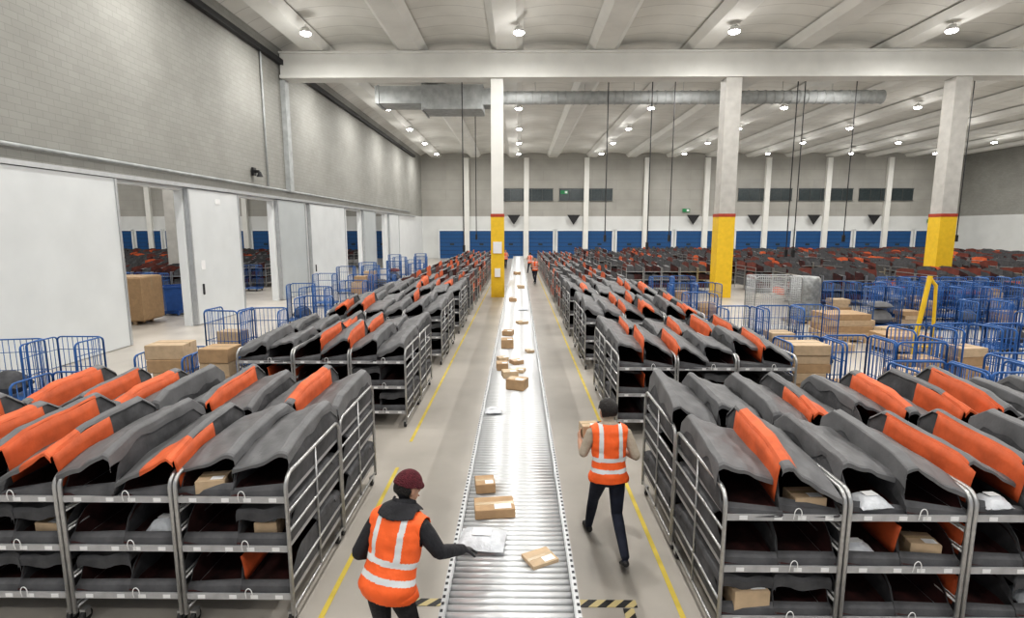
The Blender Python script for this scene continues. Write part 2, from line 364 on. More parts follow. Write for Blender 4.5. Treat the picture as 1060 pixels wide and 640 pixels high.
def polybag(loc,size,rz=0.,m='poly',label='white plastic mailing bag parcel'):
    b=MB(); N=9; vs=[];fs=[]
    for top in (1,0):
        for i in range(N):
            for j in range(N):
                u,v=i/(N-1),j/(N-1); p=(max(0,math.sin(pi*u)*math.sin(pi*v)))**.4
                z=size[2]*(.35+.65*p if top else .35-.35*p); z+=random.uniform(-.006,.006)*top
                vs.append(((u-.5)*size[0],(v-.5)*size[1],max(0,z)))
    for i in range(N-1):
        for j in range(N-1):
            a=i*N+j; fs.append((a,a+N,a+N+1,a+1)); a+=N*N; fs.append((a,a+1,a+N+1,a+N))
    b.add(vs,fs); o=ob('mailing_bag' if m=='poly' else 'fabric_sack',b.mesh('mailing_bag',[m],True),loc,rz,label=label,cat='parcel' if m=='poly' else 'sack')
    if m=='poly':
        t=MB(); t.box((-.0,.0,size[2]+.004),(size[0]*.4,size[1]*.35,.002)); ob('shipping_label',t.mesh('shipping_label',['label']),parent=o)
    return o
carton((-.35,5.35,ZB),(.20,.22,.10),.15)
carton((-.23,4.88,ZB),(.38,.26,.09),.12,'card','flat brown cardboard parcel on the rollers')
polybag((-.31,4.33,ZB),(.40,.34,.12),-.08)
carton((.18,4.12,ZB),(.24,.20,.03),.5,'card2','flat pale padded envelope with a white label')
polybag((-.38,7.75,ZB),(.24,.22,.07),.1,'poly','small white mailing bag on the rollers')
carton((-.02,9.0,ZB),(.32,.26,.18),-.35)
carton((-.16,9.75,ZB),(.28,.24,.12),.2,'card2')
carton((-.32,10.3,ZB),(.22,.26,.14),.1); carton((.02,10.1,ZB),(.20,.2,.06),-.3,'card2')
carton((-.04,10.75,ZB),(.22,.22,.08),.5); carton((-.33,11.0,ZB),(.2,.2,.08),.4,'card2')
carton((-.26,12.3,ZB),(.28,.32,.20),.05)
carton((.25,11.8,ZB),(.16,.2,.06),.3,'card2')
carton((-.27,13.8,ZB),(.26,.3,.12),-.2)
carton((.1,15.5,ZB),(.3,.26,.08),.4,'card2')
polybag((.15,18.2,ZB),(.35,.3,.08),.3)
carton((-.22,20.5,ZB),(.28,.3,.14),.1); carton((.1,25.2,ZB),(.32,.3,.14),.1,'card2'); carton((-.1,33,ZB),(.35,.35,.18),.3)
# ------------------------------------------------------------ racks
SH=(1.20,.745,.29)
def rack_template():
    r=bpy.data.objects.new('shelf_trolley',None); COL.objects.link(r)
    r['label']='three-tier zinc tube trolley rack loaded with sorting bags'; r['category']='trolley rack'; r['group']='trolley racks in rows'
    b=MB(); D=.68; H=1.42
    pts=[(0,-D,.12),(0,-D,H-.12)]
    for k in range(1,6): a=k/6*pi/2; pts.append((0,-D+.12*(1-math.cos(a)),H-.12+.12*math.sin(a)))
    pts+=[(0,-D+.12,H),(0,D-.12,H)]
    for k in range(1,6): a=k/6*pi/2; pts.append((0,D-.12+.12*math.sin(a),H-.12*(1-math.cos(a))))
    pts+=[(0,D,H-.12),(0,D,.12)]
    b.tube(pts,.019,8)
    for z in (.16,.45,.9,1.08): b.tube([(0,-D,z),(0,D,z)],.013,6)
    b.tube([(0,0,.16),(0,0,H)],.012,6)
    fm=b.mesh('side_frame',['tube'],True)
    for sx in (-1,1): ob('side_frame',fm,(sx*.478,0,0),parent=r)
    b=MB(); b.box((0,0,-.012),(.92,1.34,.012)); b.box((0,-.675,.0),(.93,.016,.055)); b.box((0,.675,.0),(.93,.016,.055))
    b.box((-.455,0,0),(.012,1.34,.04)); b.box((.455,0,0),(.012,1.34,.04))
    for x in (-.33,-.05,.14,.36): b.box((x,-.686,.0),(.065,.004,.034),1)
    for x in (.10,):
        pts=[(x-.03,-.69,-.01)]+[(x-.03+.06*(1-math.cos(pi*k/8))/2,-.70,.04+.05*math.sin(pi*k/8)) for k in range(9)]+[(x+.03,-.69,-.01)]
        b.tube(pts,.004,6,1)
    sm=b.mesh('shelf',['tray','label'])
    for z in SH: ob('shelf',sm,(0,0,z),parent=r)
    b=MB(); b.tube([(-.018,0,.055),(.018,0,.055)],.055,12); b.box((0,.0,.115),(.05,.07,.02),1); b.box((-.024,0,.085),(.005,.05,.07),1); b.box((.024,0,.085),(.005,.05,.07),1)
    cm=b.mesh('caster',['rubber','tube'])
    for x in(-.44,.44):
        for y in(-.62,.62): ob('caster',cm,(x,y,0),parent=r)
    return r
def bag_top(u,t,hi,lo,sag,seed,top=True):
    # flat flap rising to a hard crease near the high edge, folded down at the front
    uc=.90+.04*math.sin(seed*1.7)
    z=lo+(hi-lo)*min(1,u/uc)
    if u>uc: z-=(.02)*((u-uc)/(1-uc))
    z-=sag*math.sin(pi*min(1,u/uc))*(.5+.5*math.cos(2*pi*(t*1.1+seed*.31)))
    tc=.24+.08*math.sin(seed*2.9)
    if top:
        if t<tc: z-=.07*(tc-t)/tc
        z+=.07*(t-.5)
        if t>.86: z-=.15*((t-.86)/.14)
    else:
        if t>.86: z-=.05
    z+=.016*noise.noise(Vector((u*1.3+seed*3.1,t*2.0,seed)))+.012*noise.noise(Vector((u*3.5+seed,t*4,seed*2)))
    # folds radiating from the crease
    q=u*1.1+t*1.9+seed*.7
    z+=.014*(abs((q*2.2)%1-.5)*2-.5)*min(1,4*u)*min(1,4*(1-u))
    return z
def bag_template(seed,side,hi,lo,orange,pull=0.,drop=.05,covermat='fab',top=True,drape=.08):
    w=.46;d=1.32; J=14
    def X(u): return side*(-w/2+w*u)
    b=MB(); ring=[(0,1),(0,.66),(0,.33),(.01,.04),(.2,0),(.5,0),(.8,0),(.99,.04),(1,.33),(1,.66),(1,1)]
    vs=[]
    for j in range(J+1):
        t=j/J; rm=(.36,.64,.88)[j] if j<3 else .98
        for (u,f) in ring:
            z=(bag_top(u,t,hi,lo,0,seed,top)-.014)*(rm if f>.1 else 1)*f
            bul=(.012*math.sin(pi*f)+.010*noise.noise(Vector((f*3,t*5,seed+9*u))))*(1 if u>.5 else -1)*side if f>.1 else 0
            yo=0
            if j==0: yo=-.02*math.sin(pi*f)+.05*f
            vs.append((X(u)+bul,-d/2+d*t+yo,max(.004,z)))
    n=len(ring); fs=[]
    for j in range(J):
        for i in range(n-1):
            q=(j*n+i,(j+1)*n+i,(j+1)*n+i+1,j*n+i+1); fs.append(q if side>0 else q[::-1])
    c0=tuple(range(n)); c1=tuple(J*n+i for i in range(n))
    fs.append(c0 if side>0 else c0[::-1]); fs.append(c1[::-1] if side>0 else c1)
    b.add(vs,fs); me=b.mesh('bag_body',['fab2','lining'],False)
    o=ob('sorting_bag',me,label='boxy charcoal fabric sorting bag with orange side panel' if orange else 'boxy charcoal fabric sorting bag with folded grey flap',cat='bag',group='sorting bags on trolleys')
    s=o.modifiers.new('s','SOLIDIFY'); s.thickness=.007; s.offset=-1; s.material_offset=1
    bake(o)
    b=MB(); vs=[]
    t0=.0+pull
    hd=drape if not orange else .015
    cols=[(0,-.04,-.012),(0,-.01,-.010)]+[(i/14,0,0) for i in range(15)]+[(1,-.012,.008),(1,-.015-hd*.5,.014),(1,-.015-hd,.014)]
    rows=[(t0,-drop,-.016),(t0,-drop*.3,-.018)]+[(t0+(1-t0)*j/21,0,0) for j in range(22)]+[(1,-.04,.014),(1,-.12,.016)]
    for ti,(t,dz,dy) in enumerate(rows):
        for ci,(u,cz,dx) in enumerate(cols):
            z=bag_top(u,t,hi,lo,.028,seed,top)+.007
            rag=noise.noise(Vector((u*3,t*5,seed*5)))
            z+=dz*(1+rag*.5)+cz*(1+rag*.7)
            wob=.005*noise.noise(Vector((t*7,ci*.6,seed*4)))
            vs.append((X(u)+side*(dx+wob),-d/2+d*t+dy+(.04*noise.noise(Vector((u*2.2,seed,0))) if ti<3 else 0),max(.01,z)))
    NX=len(cols); NY=len(rows); b.v=vs
    for j in range(NY-1):
        for i in range(NX-1):
            q=(j*NX+i,j*NX+i+1,(j+1)*NX+i+1,(j+1)*NX+i); q=q if side>0 else q[::-1]
            mi=0
            if orange==2 and i>=12 and 2<j<NY-8: mi=1
            if orange==3 and i>=8 and j<7 : mi=1
            if orange==1 and i>=NX-4 and j<NY-7: mi=1
            b.f.append(tuple(q)); b.m.append(mi)
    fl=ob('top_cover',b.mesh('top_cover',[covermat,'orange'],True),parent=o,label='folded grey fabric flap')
    s=fl.modifiers.new('s','SOLIDIFY'); s.thickness=.005; s=fl.modifiers.new('e','EDGE_SPLIT'); s.split_angle=math.radians(9); bake(fl)
    if orange:
        b=MB(); vs=[];fs=[]; K=18
        a0,a1=(.02,.80) if orange!=3 else (.0,.5)
        for j in range(K):
            t=a0+(a1-a0)*j/(K-1); zt=bag_top(1,t,hi,lo,0,seed,top)
            fb=.20+.35*max(0,(j/(K-1)-.7))
            for q in (0,.25,.5,.75,1):
                f=fb+(.97-fb)*q
                vs.append((X(1)+side*(.016+.006*math.sin(pi*q)+.006*noise.noise(Vector((q*3,t*6,seed)))),-d/2+d*t+(.08*(1-f)),zt*f-.003))
        for j in range(K-1):
            for i in range(4): fs.append((j*5+i,(j+1)*5+i,(j+1)*5+i+1,j*5+i+1))
        b.add(vs,fs); g=ob('side_panel',b.mesh('side_panel',['orange'],True),parent=o,label='orange side panel')
        s=g.modifiers.new('s','SOLIDIFY'); s.thickness=.004; s.offset=0; bake(g)
    return o
T_rack=rack_template()
tops={};lows={}
for side in(-1,1):
    tops[side]=[bag_template(1,side,.49,.31,0),bag_template(2,side,.55,.27,1),bag_template(3,side,.53,.28,2),bag_template(4,side,.47,.32,0,.12,drape=.14),bag_template(5,side,.54,.28,3),bag_template(6,side,.51,.31,0,0,.10,drape=.16),bag_template(7,side,.44,.35,0),bag_template(8,side,.54,.27,1,.10),bag_template(9,side,.49,.32,0,.20),bag_template(10,side,.53,.30,0,.04,drape=.18),bag_template(21,side,.53,.28,1,.0),bag_template(22,side,.48,.33,0,.06)]
    L=dict(covermat='fab2',top=False,drape=.04)  # darker cover cloth paints in the shade inside the lower shelves
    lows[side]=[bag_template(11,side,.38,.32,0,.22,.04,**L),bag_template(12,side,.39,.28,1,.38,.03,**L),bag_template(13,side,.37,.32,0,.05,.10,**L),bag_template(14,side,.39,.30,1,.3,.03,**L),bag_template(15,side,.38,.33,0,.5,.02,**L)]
def place_rack(cx,cy,side,edge=False):
    dup(T_rack,(cx,cy,0))
    for si,z in enumerate(SH):
        for bx in(-.232,.232):
            if si==0 and edge and bx*side>0: t=tops[side][random.choice((0,5,9,3,9,5,11))]
            elif si>0 and edge and bx*side>0: t=lows[side][random.choice((0,2,4,0,2))]
            else: t=random.choice(tops[side] if si==0 else lows[side])
            o=dup(t,(cx+bx,cy+random.uniform(-.03,.03)*(si==0),z+.001),random.uniform(-.05,.05) if si==0 else 0)
            if si==0: o.scale=(random.uniform(.99,1.04),1,random.uniform(.86,1.08))
RL=[4.3,9.2,13.7]+[18.0+4.1*k for k in range(8)]
RR=[4.07,8.8,13.3]+[17.6+4.1*k for k in range(8)]
far=[]
for i,y0 in enumerate(RL):
    n=4 if i==0 else 3
    for k in range(n):
        for cy in (y0+.72,y0+2.13):
            cx=-1.97-.5-k*1.0
            if i<4: place_rack(cx,cy,1,k==0)
            else: far.append((cx,cy,1))
for i,y0 in enumerate(RR):
    n=5 if i==0 else 3
    for k in range(n):
        for cy in (y0+.72,y0+2.13):
            cx=1.65+.5+k*1.0
            if i<4: place_rack(cx,cy,-1,k==0)
            else: far.append((cx,cy,-1))
for y0 in (25.,30.3,35.5,40.7,45.9,51.1,56.3):
    x=6.5 if y0>26 else 13.5
    while x<min(46,y0*1.0):
        if not(abs(x-10.9)<1 and abs(y0-28)<2):
            for cy in (y0+.72,y0+2.17): far.append((x,cy,-1))
        x+=1.0
        if random.random()<.25: x+=random.choice((1.2,2.2))
for y0 in (27.,33.,39.,45.,51.):
    x=-16.
    while x>-y0*.95: 
        for cy in(y0+.7,y0+2.1): far.append((x,cy,1))
        x-=1.0
def far_rack(b,cx=0,cy=0):
    for x in(-.465,.465):
        for y in(-.68,.68): b.box((cx+x,cy+y,.72),(.035,.035,1.36),0)
        b.box((cx+x,cy,1.41),(.035,1.36,.035),0); b.box((cx+x,cy,.9),(.02,1.36,.02),0)
    for z in SH: b.box((cx,cy,z-.01),(.9,1.34,.04),0)
def far_bag(b,cx,cy,z,side,h,lo,o):
    w=.43;d=1.28
    xs=[-side*w/2,-side*w*.2,side*w*.25,side*w/2]; y0,y1=cy-d/2,cy+d/2
    vs=[(cx+xs[0],y0,z),(cx+xs[3],y0,z),(cx+xs[3],y1,z),(cx+xs[0],y1,z)]
    ys=[y0+.06,y0+.45,y0+.95,y1]
    for j,y in enumerate(ys):
        for i,x in enumerate(xs):
            hh=lo+(h-lo)*i/3-(.03 if i in(1,2) and j in(1,2) else 0)+random.uniform(-.03,.03)-(.10 if j==3 else 0)-(.05 if j==0 else 0)
            vs.append((cx+x,y,z+hh))
    off=len(b.v); b.add(vs,[],0)
    def f(q,mi): b.f.append(tuple(i+off for i in (q if side>0 else q[::-1]))); b.m.append(mi)
    f((0,1,7,6,5,4),2 if random.random()<.4 else 3); f((1,2,19,15,11,7),o if o else 3); f((2,3,16,17,18,19),3); f((3,0,4,8,12,16),3)
    for j in range(3):
        for i in range(3): f((4+j*4+i,5+j*4+i,9+j*4+i,8+j*4+i),(o if o==1 and i==2 and j==1 else 0))
far.sort(key=lambda p:p[1]+abs(p[0])*.3)
fb=MB(); far_rack(fb); frm=fb.mesh('shelf_trolley_frame',['tube']); rr=MB(); bb=MB()
for i,(cx,cy,side) in enumerate(far):
    if i<235: ob('shelf_trolley',frm,(cx,cy,0.0),label='three-tier zinc tube trolley rack loaded with sorting bags',cat='trolley rack',group='trolley racks in rows')
    else: far_rack(rr,cx,cy)
    for si,z in enumerate(SH):
        if i>235 and si>1: continue
        for bx in(-.222,.222):
            q=random.random(); po=.42 if abs(cx)<5 else .10
            far_bag(bb,cx+bx,cy,z+.012,side,random.uniform(.40,.54) if si==0 else .36,random.uniform(.24,.32),1 if q<po else (4 if q<po+.25 else 0))
ob('shelf_trolley',rr.mesh('distant_trolleys',['tube']),label='rows of distant trolley racks',cat='trolley rack',group='trolley racks in rows',kind='stuff')
ob('sorting_bag',bb.mesh('distant_bags',['fab','orange','lining','fab2','rust']),label='many distant grey and orange sorting bags on trolleys',cat='bag',group='sorting bags on trolleys',kind='stuff')
for o in [T_rack]+[x for s in(-1,1) for x in tops[s]+lows[s]]: delete(o)
for x,y,z,s,k in [(2.38,4.26,1.225,(.26,.2,.12),'c'),(2.9,4.24,1.225,(.28,.22,.12),'p'),(1.95,4.30,.315,(.3,.3,.2),'c'),(-2.25,4.55,.77,(.2,.2,.16),'c'),(3.9,4.24,1.225,(.24,.2,.12),'p'),(-3.2,4.55,.77,(.26,.2,.16),'p'),(3.4,4.3,.77,(.24,.2,.15),'c'),(-2.7,4.5,1.225,(.24,.2,.12),'c'),(2.85,4.3,.77,(.3,.2,.12),'p'),(-4.2,4.55,.77,(.24,.2,.14),'c'),(4.4,4.3,.315,(.3,.25,.15),'p')]:
    if k=='c': carton((x,y,z),s,random.uniform(-.2,.2),'card2','cardboard parcel lying inside a sorting bag')
    else: polybag((x,y,z),s,random.uniform(-.2,.2),'poly','white mailing bag parcel lying inside a sorting bag')
# ------------------------------------------------------------ cages
def cage_template(name='roll_cage',m='blue',w=.90,d=.74,h=1.48,label='blue tubular roll cage on casters'):
    r=bpy.data.objects.new(name,None); COL.objects.link(r); r['label']=label; r['category']='roll cage'; r['group']=label
    def panel(L):
        b=MB(); pts=[(-L/2,0,.16),(-L/2,0,h-.1)]
        for k in range(1,5): a=k/5*pi/2; pts.append((-L/2+.1*(1-math.cos(a)),0,h-.1+.1*math.sin(a)))
        pts+=[(-L/2+.1,0,h),(L/2-.1,0,h)]
        for k in range(1,5): a=k/5*pi/2; pts.append((L/2-.1+.1*math.sin(a),0,h-.1*(1-math.cos(a))))
        pts+=[(L/2,0,h-.1),(L/2,0,.16)]
        b.tube(pts,.018,8); n=int(L/(.10 if m=='blue' else .07))
        for k in range(1,n): b.tube([(-L/2+L*k/n,0,.18),(-L/2+L*k/n,0,h)],.007 if m=='blue' else .006,5)
        for z in((.2,.7,1.15) if m=='blue' else [.2+.08*q for q in range(int((h-.2)/.08))]): b.tube([(-L/2,0,z),(L/2,0,z)],.009 if m=='blue' else .006,6)
        return b.mesh('mesh_panel',[m],True)
    pa=panel(w); pb=panel(d)
    ob('side_panel',pb,(-w/2,0,0),pi/2,parent=r); ob('side_panel',pb,(w/2,0,0),pi/2,parent=r); ob('back_panel',pa,(0,d/2,0),parent=r)
    b=MB(); b.box((0,0,.155),(w,d,.03)); 
    for x in(-w/2,w/2): b.box((x,0,.14),(.04,d,.05))
    ob('base',b.mesh('cage_base',[m if m=='blue' else 'rail']),parent=r)
    if m!='blue': ob('front_panel',pa,(0,-d/2,0),parent=r)
    b=MB(); b.tube([(-.018,0,.055),(.018,0,.055)],.055,12); b.box((0,0,.12),(.06,.08,.02),1); b.box((-.024,0,.09),(.005,.05,.07),1); b.box((.024,0,.09),(.005,.05,.07),1)
    cm=b.mesh('caster',['rubber','tube'])
    for x in(-.36,.36):
        for y in(-.3,.3): ob('caster',cm,(x*w/.82,y*d/.72,0),parent=r)
    return r
T=cage_template()
cages=[(-7.0,8.0,0,0),(-10.4,10.6,.2,1),(-9.4,10.9,0,0),(-5.5,9.7,0,2),(-6.5,9.9,.1,2),(-6.5,13.6,.1,0),(-7.5,13.8,-.1,2),(-6.2,16.2,0,0),
(-7.2,19,0,0),(-8.2,20.2,.2,1),(-6.6,21.5,0,0),(-7.2,24.5,0,2),(-6.1,24.5,0,0),(-9.,25,0,0),(-7.2,28,0,5),(-9.6,30,.1,0),(-8.5,31,.1,2),(-9.5,34,0,0),(-8.3,36,.1,5),(-7.2,37,0,0),(-9,41,0,0),(-7.6,42,0,0),(-6.2,33,0,0),(-10.3,45,0,0),(-8.5,47,0,0),
(6.2,7.9,0,4),(7.2,8.0,.05,3),(8.2,8.5,0,0),(5.35,9.9,0,4),(6.35,10.0,.05,3),(7.35,10.1,0,3),(9.5,11.4,.15,3),(10.6,11.4,.1,0),(11.7,11.2,0,0),(8.4,11.2,.1,3),
(6.2,20.5,0,0),(7.2,20.7,0,3),(6.2,23.5,0,5),(7.2,23.8,0,3),(5.8,17.3,0,0),(6.9,14.2,0,3),(5.8,14.1,.05,3),(7.9,14.4,0,0),
(-17,25,0,0),(-18,25.4,0,5),(-19.2,25.5,0,0),(-16.8,22.9,0,0),(-15.5,31.2,0,0),(-16.6,31.2,0,0)]
F=(0,3,0,5,3,0,1,3,0,3)
cages+=[(16+1.1*k,23.3+.2*(k%3),0,F[k%10]) for k in range(12)]
cages+=[(12.9+1.08*k,19.3+.15*(k%2),.03*(k%3),F[(k+3)%10]) for k in range(10)]
cages+=[(13.4+1.1*k,15.6+.2*(k%2),.05*(k%3),F[(k+5)%10]) for k in range(7)]
cages+=[(12.6+1.1*k,21.3,0,F[(k+1)%10]) for k in range(6)]
cages+=[(13.+1.15*k,13.3,0.05,F[(k+2)%10]) for k in range(3)]
for x,y,rz,fill in cages:
    c=dup(T,(x,y,0),rz+(pi if random.random()<.15 else 0))
    if y<12 and x<0: c.scale=(1.1,1,.84)
    if fill==1:
        polybag((x,y,.175),(.6,.5,.5),.1,'fab2','dark grey sack lying inside a roll cage')
    if fill==5:
        polybag((x,y,.175),(.74,.6,.55),0,random.choice(('fab2','fab')),'dark grey sack lying inside a roll cage')
        polybag((x,y,.74),(.70,.56,.25),0,random.choice(('fab','fab2','rust')),'folded fabric sack on top of another sack')
    if 2<=fill<=4:
        z=.172
        for lv in range(7 if fill==4 else random.choice((3,4,5))):
            hh=random.uniform(.2,.28) if fill==2 else random.uniform(.13,.2)
            carton((x+random.uniform(-.05,.05),y-.02,z),(random.uniform(.5,.68),random.uniform(.42,.56),hh),rz,random.choice(['card','card2']),'cardboard box stacked in a roll cage',lab=False,group='boxes in roll cages')
            z+=hh+.002
delete(T)
T=cage_template('mesh_cage','rail',1.55,.8,1.95,'large silver wire mesh cage')
dup(T,(8.75,18.6,0),0); delete(T)
b=MB(); b.rev([(.44,0),(.50,.02),(.52,.4),(.49,.8),(.52,1.2),(.50,1.55),(.44,1.62),(.1,1.64)],28,(0,0,.143)); 
r=ob('wrapped_pallet',b.mesh('film_wrap',['foil'],True),(10.9,20.6,0),label='round grey stack wrapped in shiny stretch film on a pallet',cat='wrapped pallet')
def pallet_mesh(w=1.2,d=1.):
    b=MB()
    for k in range(7): b.box((-w/2+.05+(w-.1)*k/6,0,.13),(.1,d,.02))
    for y in(-d/2+.05,0,d/2-.05):
        b.box((0,y,.11),(w,.09,.02)); b.box((0,y,.01),(w,.09,.02))
        for x in(-w/2+.06,0,w/2-.06): b.box((x,y,.06),(.1,.09,.08))
    return b.mesh('pallet',['card2'])
pm=pallet_mesh(); ob('pallet_base',pm,parent=r)
for px_,py_,n_ in ((10.3,17.2,4),(11.2,15.6,2)):
    ob('pallet',pm,(px_,py_,0),label='wooden pallet under stacked cardboard',cat='pallet')
    z=.142
    for k in range(n_):
        carton((px_+random.uniform(-.08,.08),py_,z),(1.45-.1*(k==3),.95,.19),random.uniform(-.05,.05),['card2','card'][k%2],'flat cardboard boxes stacked on a pallet',lab=False,group='stacked flat boxes'); z+=.192
for x,y,s in [(12.2,17.6,(.7,.6,.35)),(9.2,15.6,(.9,.6,.25))]: carton((x,y,0),s,.2,'card2','loose cardboard box on the floor',lab=False)
b=MB(); b.tube([(0,0,.0),(.34,0,2.5)],.05,10); b.tube([(.62,.0,0),(.50,0,2.3)],.035,10); b.tube([(.34,0,2.45),(.50,0,2.28)],.035,10); b.tube([(.12,0,.9),(.58,0,.9)],.03,8)
b.box((0,0,.01),(.25,.25,.02)); b.box((.62,0,.01),(.25,.25,.02))
ob('guard_frame',b.mesh('guard_frame',['yellow'],False),(8.75,12.0,0),.1,label='tall slanting yellow painted steel guard frame',cat='guard')
carton((-14.85,20.2,0.142),(1.9,1.3,1.65),.05,'card','large open brown cardboard pallet box',lab=False); ob('pallet',pm,(-14.85,20.2,0),label='wooden pallet under a large cardboard box',cat='pallet')
b=MB(); b.rev([(.42,0),(.48,.7),(.52,.72),(.52,.78),(.44,.78),(.4,.1)],4,(0,0,.16),cap=True); b.box((0,0,.1),(.5,.5,.1))
for x in(-.22,.22):
    for y in(-.22,.22): b.tube([(x-.02,y,.05),(x+.02,y,.05)],.05,10)
ob('plastic_bin',b.mesh('plastic_bin',['bluebin']),(-14.4,22.3,0),0,label='blue plastic wheeled bin beside the large cardboard box',cat='bin').scale=(1.3,1.3,1.3)
for x,y in((-20,31.5),(-32,31.5),(-26,49.7),(-44,49.7)): ob('concrete_pillar',MB().box((0,0,6.2),(.6,.6,12.4)).mesh('hall_pillar',['pillar']),(x,y,0),label='square concrete pillar in the neighbouring hall',cat='pillar')
# ------------------------------------------------------------ people
def person(name,J,loc,rz,label,cloth,voxel=.0065,headyaw=0.,beanie=False,headtilt=0.,bulk=1.):
    b=MB(); bones=[]
    X=Vector((1,0,0));Y=Vector((0,1,0));Z=Vector((0,0,1))
    hip=Vector(J['hip']); ch=Vector(J['chest']); nk=Vector(J['neck']); hd=Vector(J['head'])
    ax=(ch-hip).normalized(); Yt=(Y-ax*Y.dot(ax)).normalized()
    Ls=(ch-hip).length
    st=[(hip-ax*.11,.10,.08,X,Yt),(hip-ax*.07,.155,.115,X,Yt),(hip,.172*bulk,.125*bulk,X,Yt),(hip+ax*Ls*.35,.158*bulk,.115*bulk,X,Yt),(hip+ax*Ls*.6,.168*bulk,.122*bulk,X,Yt),(ch-ax*.06,.188*bulk,.13*bulk,X,Yt),(ch+ax*.03,.195,.118*bulk,X,Yt),(ch+ax*.075,.16,.10,X,Yt),(ch+ax*.11,.10,.078,X,Yt),(ch+ax*.13,.06,.06,X,Yt)]
    b.loft(st,24); bones.append(('torso',hip-ax*.05,ch+ax*.05,.15*bulk)); bones.append(('torso',ch+X*.09,ch-X*.09,.12))
    b.tube([ch+ax*.05,nk,hd-Z*.03],[.068,.058,.055],14); bones.append(('neck',nk,hd-Z*.10,.05))
    Rh=Matrix.Rotation(headyaw,3,'Z')@Matrix.Rotation(-headtilt,3,'X')
    def H(p): return hd+Rh@Vector(p)
    b.ell(H((0,-.01,.02)),(.079,.097,.105),20,14,Rh); b.ell(H((0,.025,-.045)),(.060,.068,.075),16,10,Rh)
    b.ell(H((0,.096,-.005)),(.013,.02,.028),10,8,Rh); b.ell(H((0,.088,.03)),(.045,.012,.010),10,8,Rh)
    b.ell(H((0,.088,-.052)),(.025,.012,.012),10,8,Rh)
    for s in(-1,1): b.ell(H((s*.083,-.005,.0)),(.012,.020,.032),10,8,Rh)
    bones.append(('head',H((0,0,.04)),H((0,.02,-.05)),.085))
    def limb(pts,rs,nm,seg=14):
        P=[Vector(p) for p in pts]; a=(P[1]-P[0]).normalized(); z=(P[-1]-P[-2]).normalized()
        PP=[P[0]-a*rs[0]*.6]; RR=[rs[0]*.7]
        for i,p in enumerate(P):
            PP.append(p); RR.append(rs[i])
            if i<len(P)-1:
                PP.append(p.lerp(P[i+1],.35)); RR.append((rs[i]*.65+rs[i+1]*.35)*1.06)
        PP.append(P[-1]+z*rs[-1]*.5); RR.append(rs[-1]*.7)
        b.tube(PP,RR,seg)
        for i in range(len(P)-1): bones.append((nm[i],P[i],P[i+1],(rs[i]+rs[i+1])/2))
    for s,k in((1,'r'),(-1,'l')):
        sh=ch+X*s*.185+Z*.0; el=J['el_'+k]; wr=J['wr_'+k]
        sl=cloth['sleeve']; ab=1 if sl=='short' else 1.12
        limb([ch+X*s*.12+Z*.02,sh,el],[.066*ab,.062*ab,.05*ab],('torso','upper'))
        limb([el,wr],[.054,.040] if sl=='long' else [.043,.028],('fore',))
        limb([hip+X*s*.09-Z*.02,J['kn_'+k],J['an_'+k]],[.092,.062,.045],('leg','leg'))
        an=Vector(J['an_'+k]); to=Vector(J['to_'+k]); f=(to-an); f.z=0; fl=f.normalized(); 
        heel=an+Vector((0,0,-.045))-fl*.05
        b.loft([(heel-fl*.02,.02,.02,X,Z),(heel,.036,.036,X,Z),(heel.lerp(to,.4)+Z*.012,.042,.042,X,Z),(heel.lerp(to,.75),.046,.030,X,Z),(to,.03,.018,X,Z)],14)
        bones.append(('shoe',heel,to,.04))
        w=Vector(wr); d=Vector(J['hd_'+k]).normalized(); nrm=Vector(J['hn_'+k]); nrm=(nrm-d*nrm.dot(d)).normalized(); sd=d.cross(nrm)*(1 if J.get('ht_'+k,1)>0 else -1)
        b.loft([(w-d*.01,.026,.02,sd,nrm),(w+d*.03,.036,.018,sd,nrm),(w+d*.07,.042,.016,sd,nrm),(w+d*.095,.036,.012,sd,nrm)],14)
        bones.append(('hand',w+d*.03,w+d*.17,.035))
        cur=J.get('cu_'+k,.35)
        for off,L in((.033,.072),(.011,.082),(-.011,.076),(-.033,.06)):
            p=w+d*.085+sd*off; a=.1; pp=[p-d*.01,p]
            for q,fr in enumerate((.45,.31,.24)):
                a+=cur; p=p+(d*math.cos(a)+nrm*math.sin(a))*L*fr; pp.append(p)
            b.tube(pp,[.0095,.0095,.009,.0085,.0075],8)
        p=w+d*.025+sd*.03; td=(d*.65+sd*.6+nrm*.35).normalized(); t2=(d*.85+sd*.1+nrm*.5).normalized()
        b.tube([p,p+td*.04,p+td*.04+t2*.035,p+td*.04+t2*.055],[.014,.012,.0105,.008],8)
    o=ob(name,b.mesh('person_body',['skin']),loc,rz,label=label,cat='person')
    m=o.modifiers.new('r','REMESH'); m.mode='VOXEL'; m.voxel_size=voxel
    m=o.modifiers.new('sm','SMOOTH'); m.factor=.5; m.iterations=3
    bake(o); me=o.data; me.materials.clear()
    for mm in ('skin',cloth['top'],cloth['legs'],'shoe',cloth['hand']): me.materials.append(M[mm])
    tag=[]
    def seg(p,a,c):
        ab=c-a; t=max(0,min(1,(p-a).dot(ab)/ab.length_squared)); return (p-(a+ab*t)).length
    for p in me.polygons:
        c=p.center; bn=min(bones,key=lambda q:seg(c,q[1],q[2])-q[3])[0]; tag.append(bn); p.use_smooth=True
        if bn=='torso': mi=2 if c.z<hip.z-.01 else 1
        elif bn=='upper': mi=1 
        elif bn=='fore': mi=1 if cloth['sleeve']=='long' else 0
        elif bn=='leg': mi=2
        elif bn=='shoe': mi=3
        elif bn=='hand': mi=4
        elif bn=='neck': mi=1 if cloth['sleeve']=='long' and c.z<nk.z+.03 else 0
        else: mi=0
        p.material_index=mi
    nrmv=[v.normal.copy() for v in me.vertices]
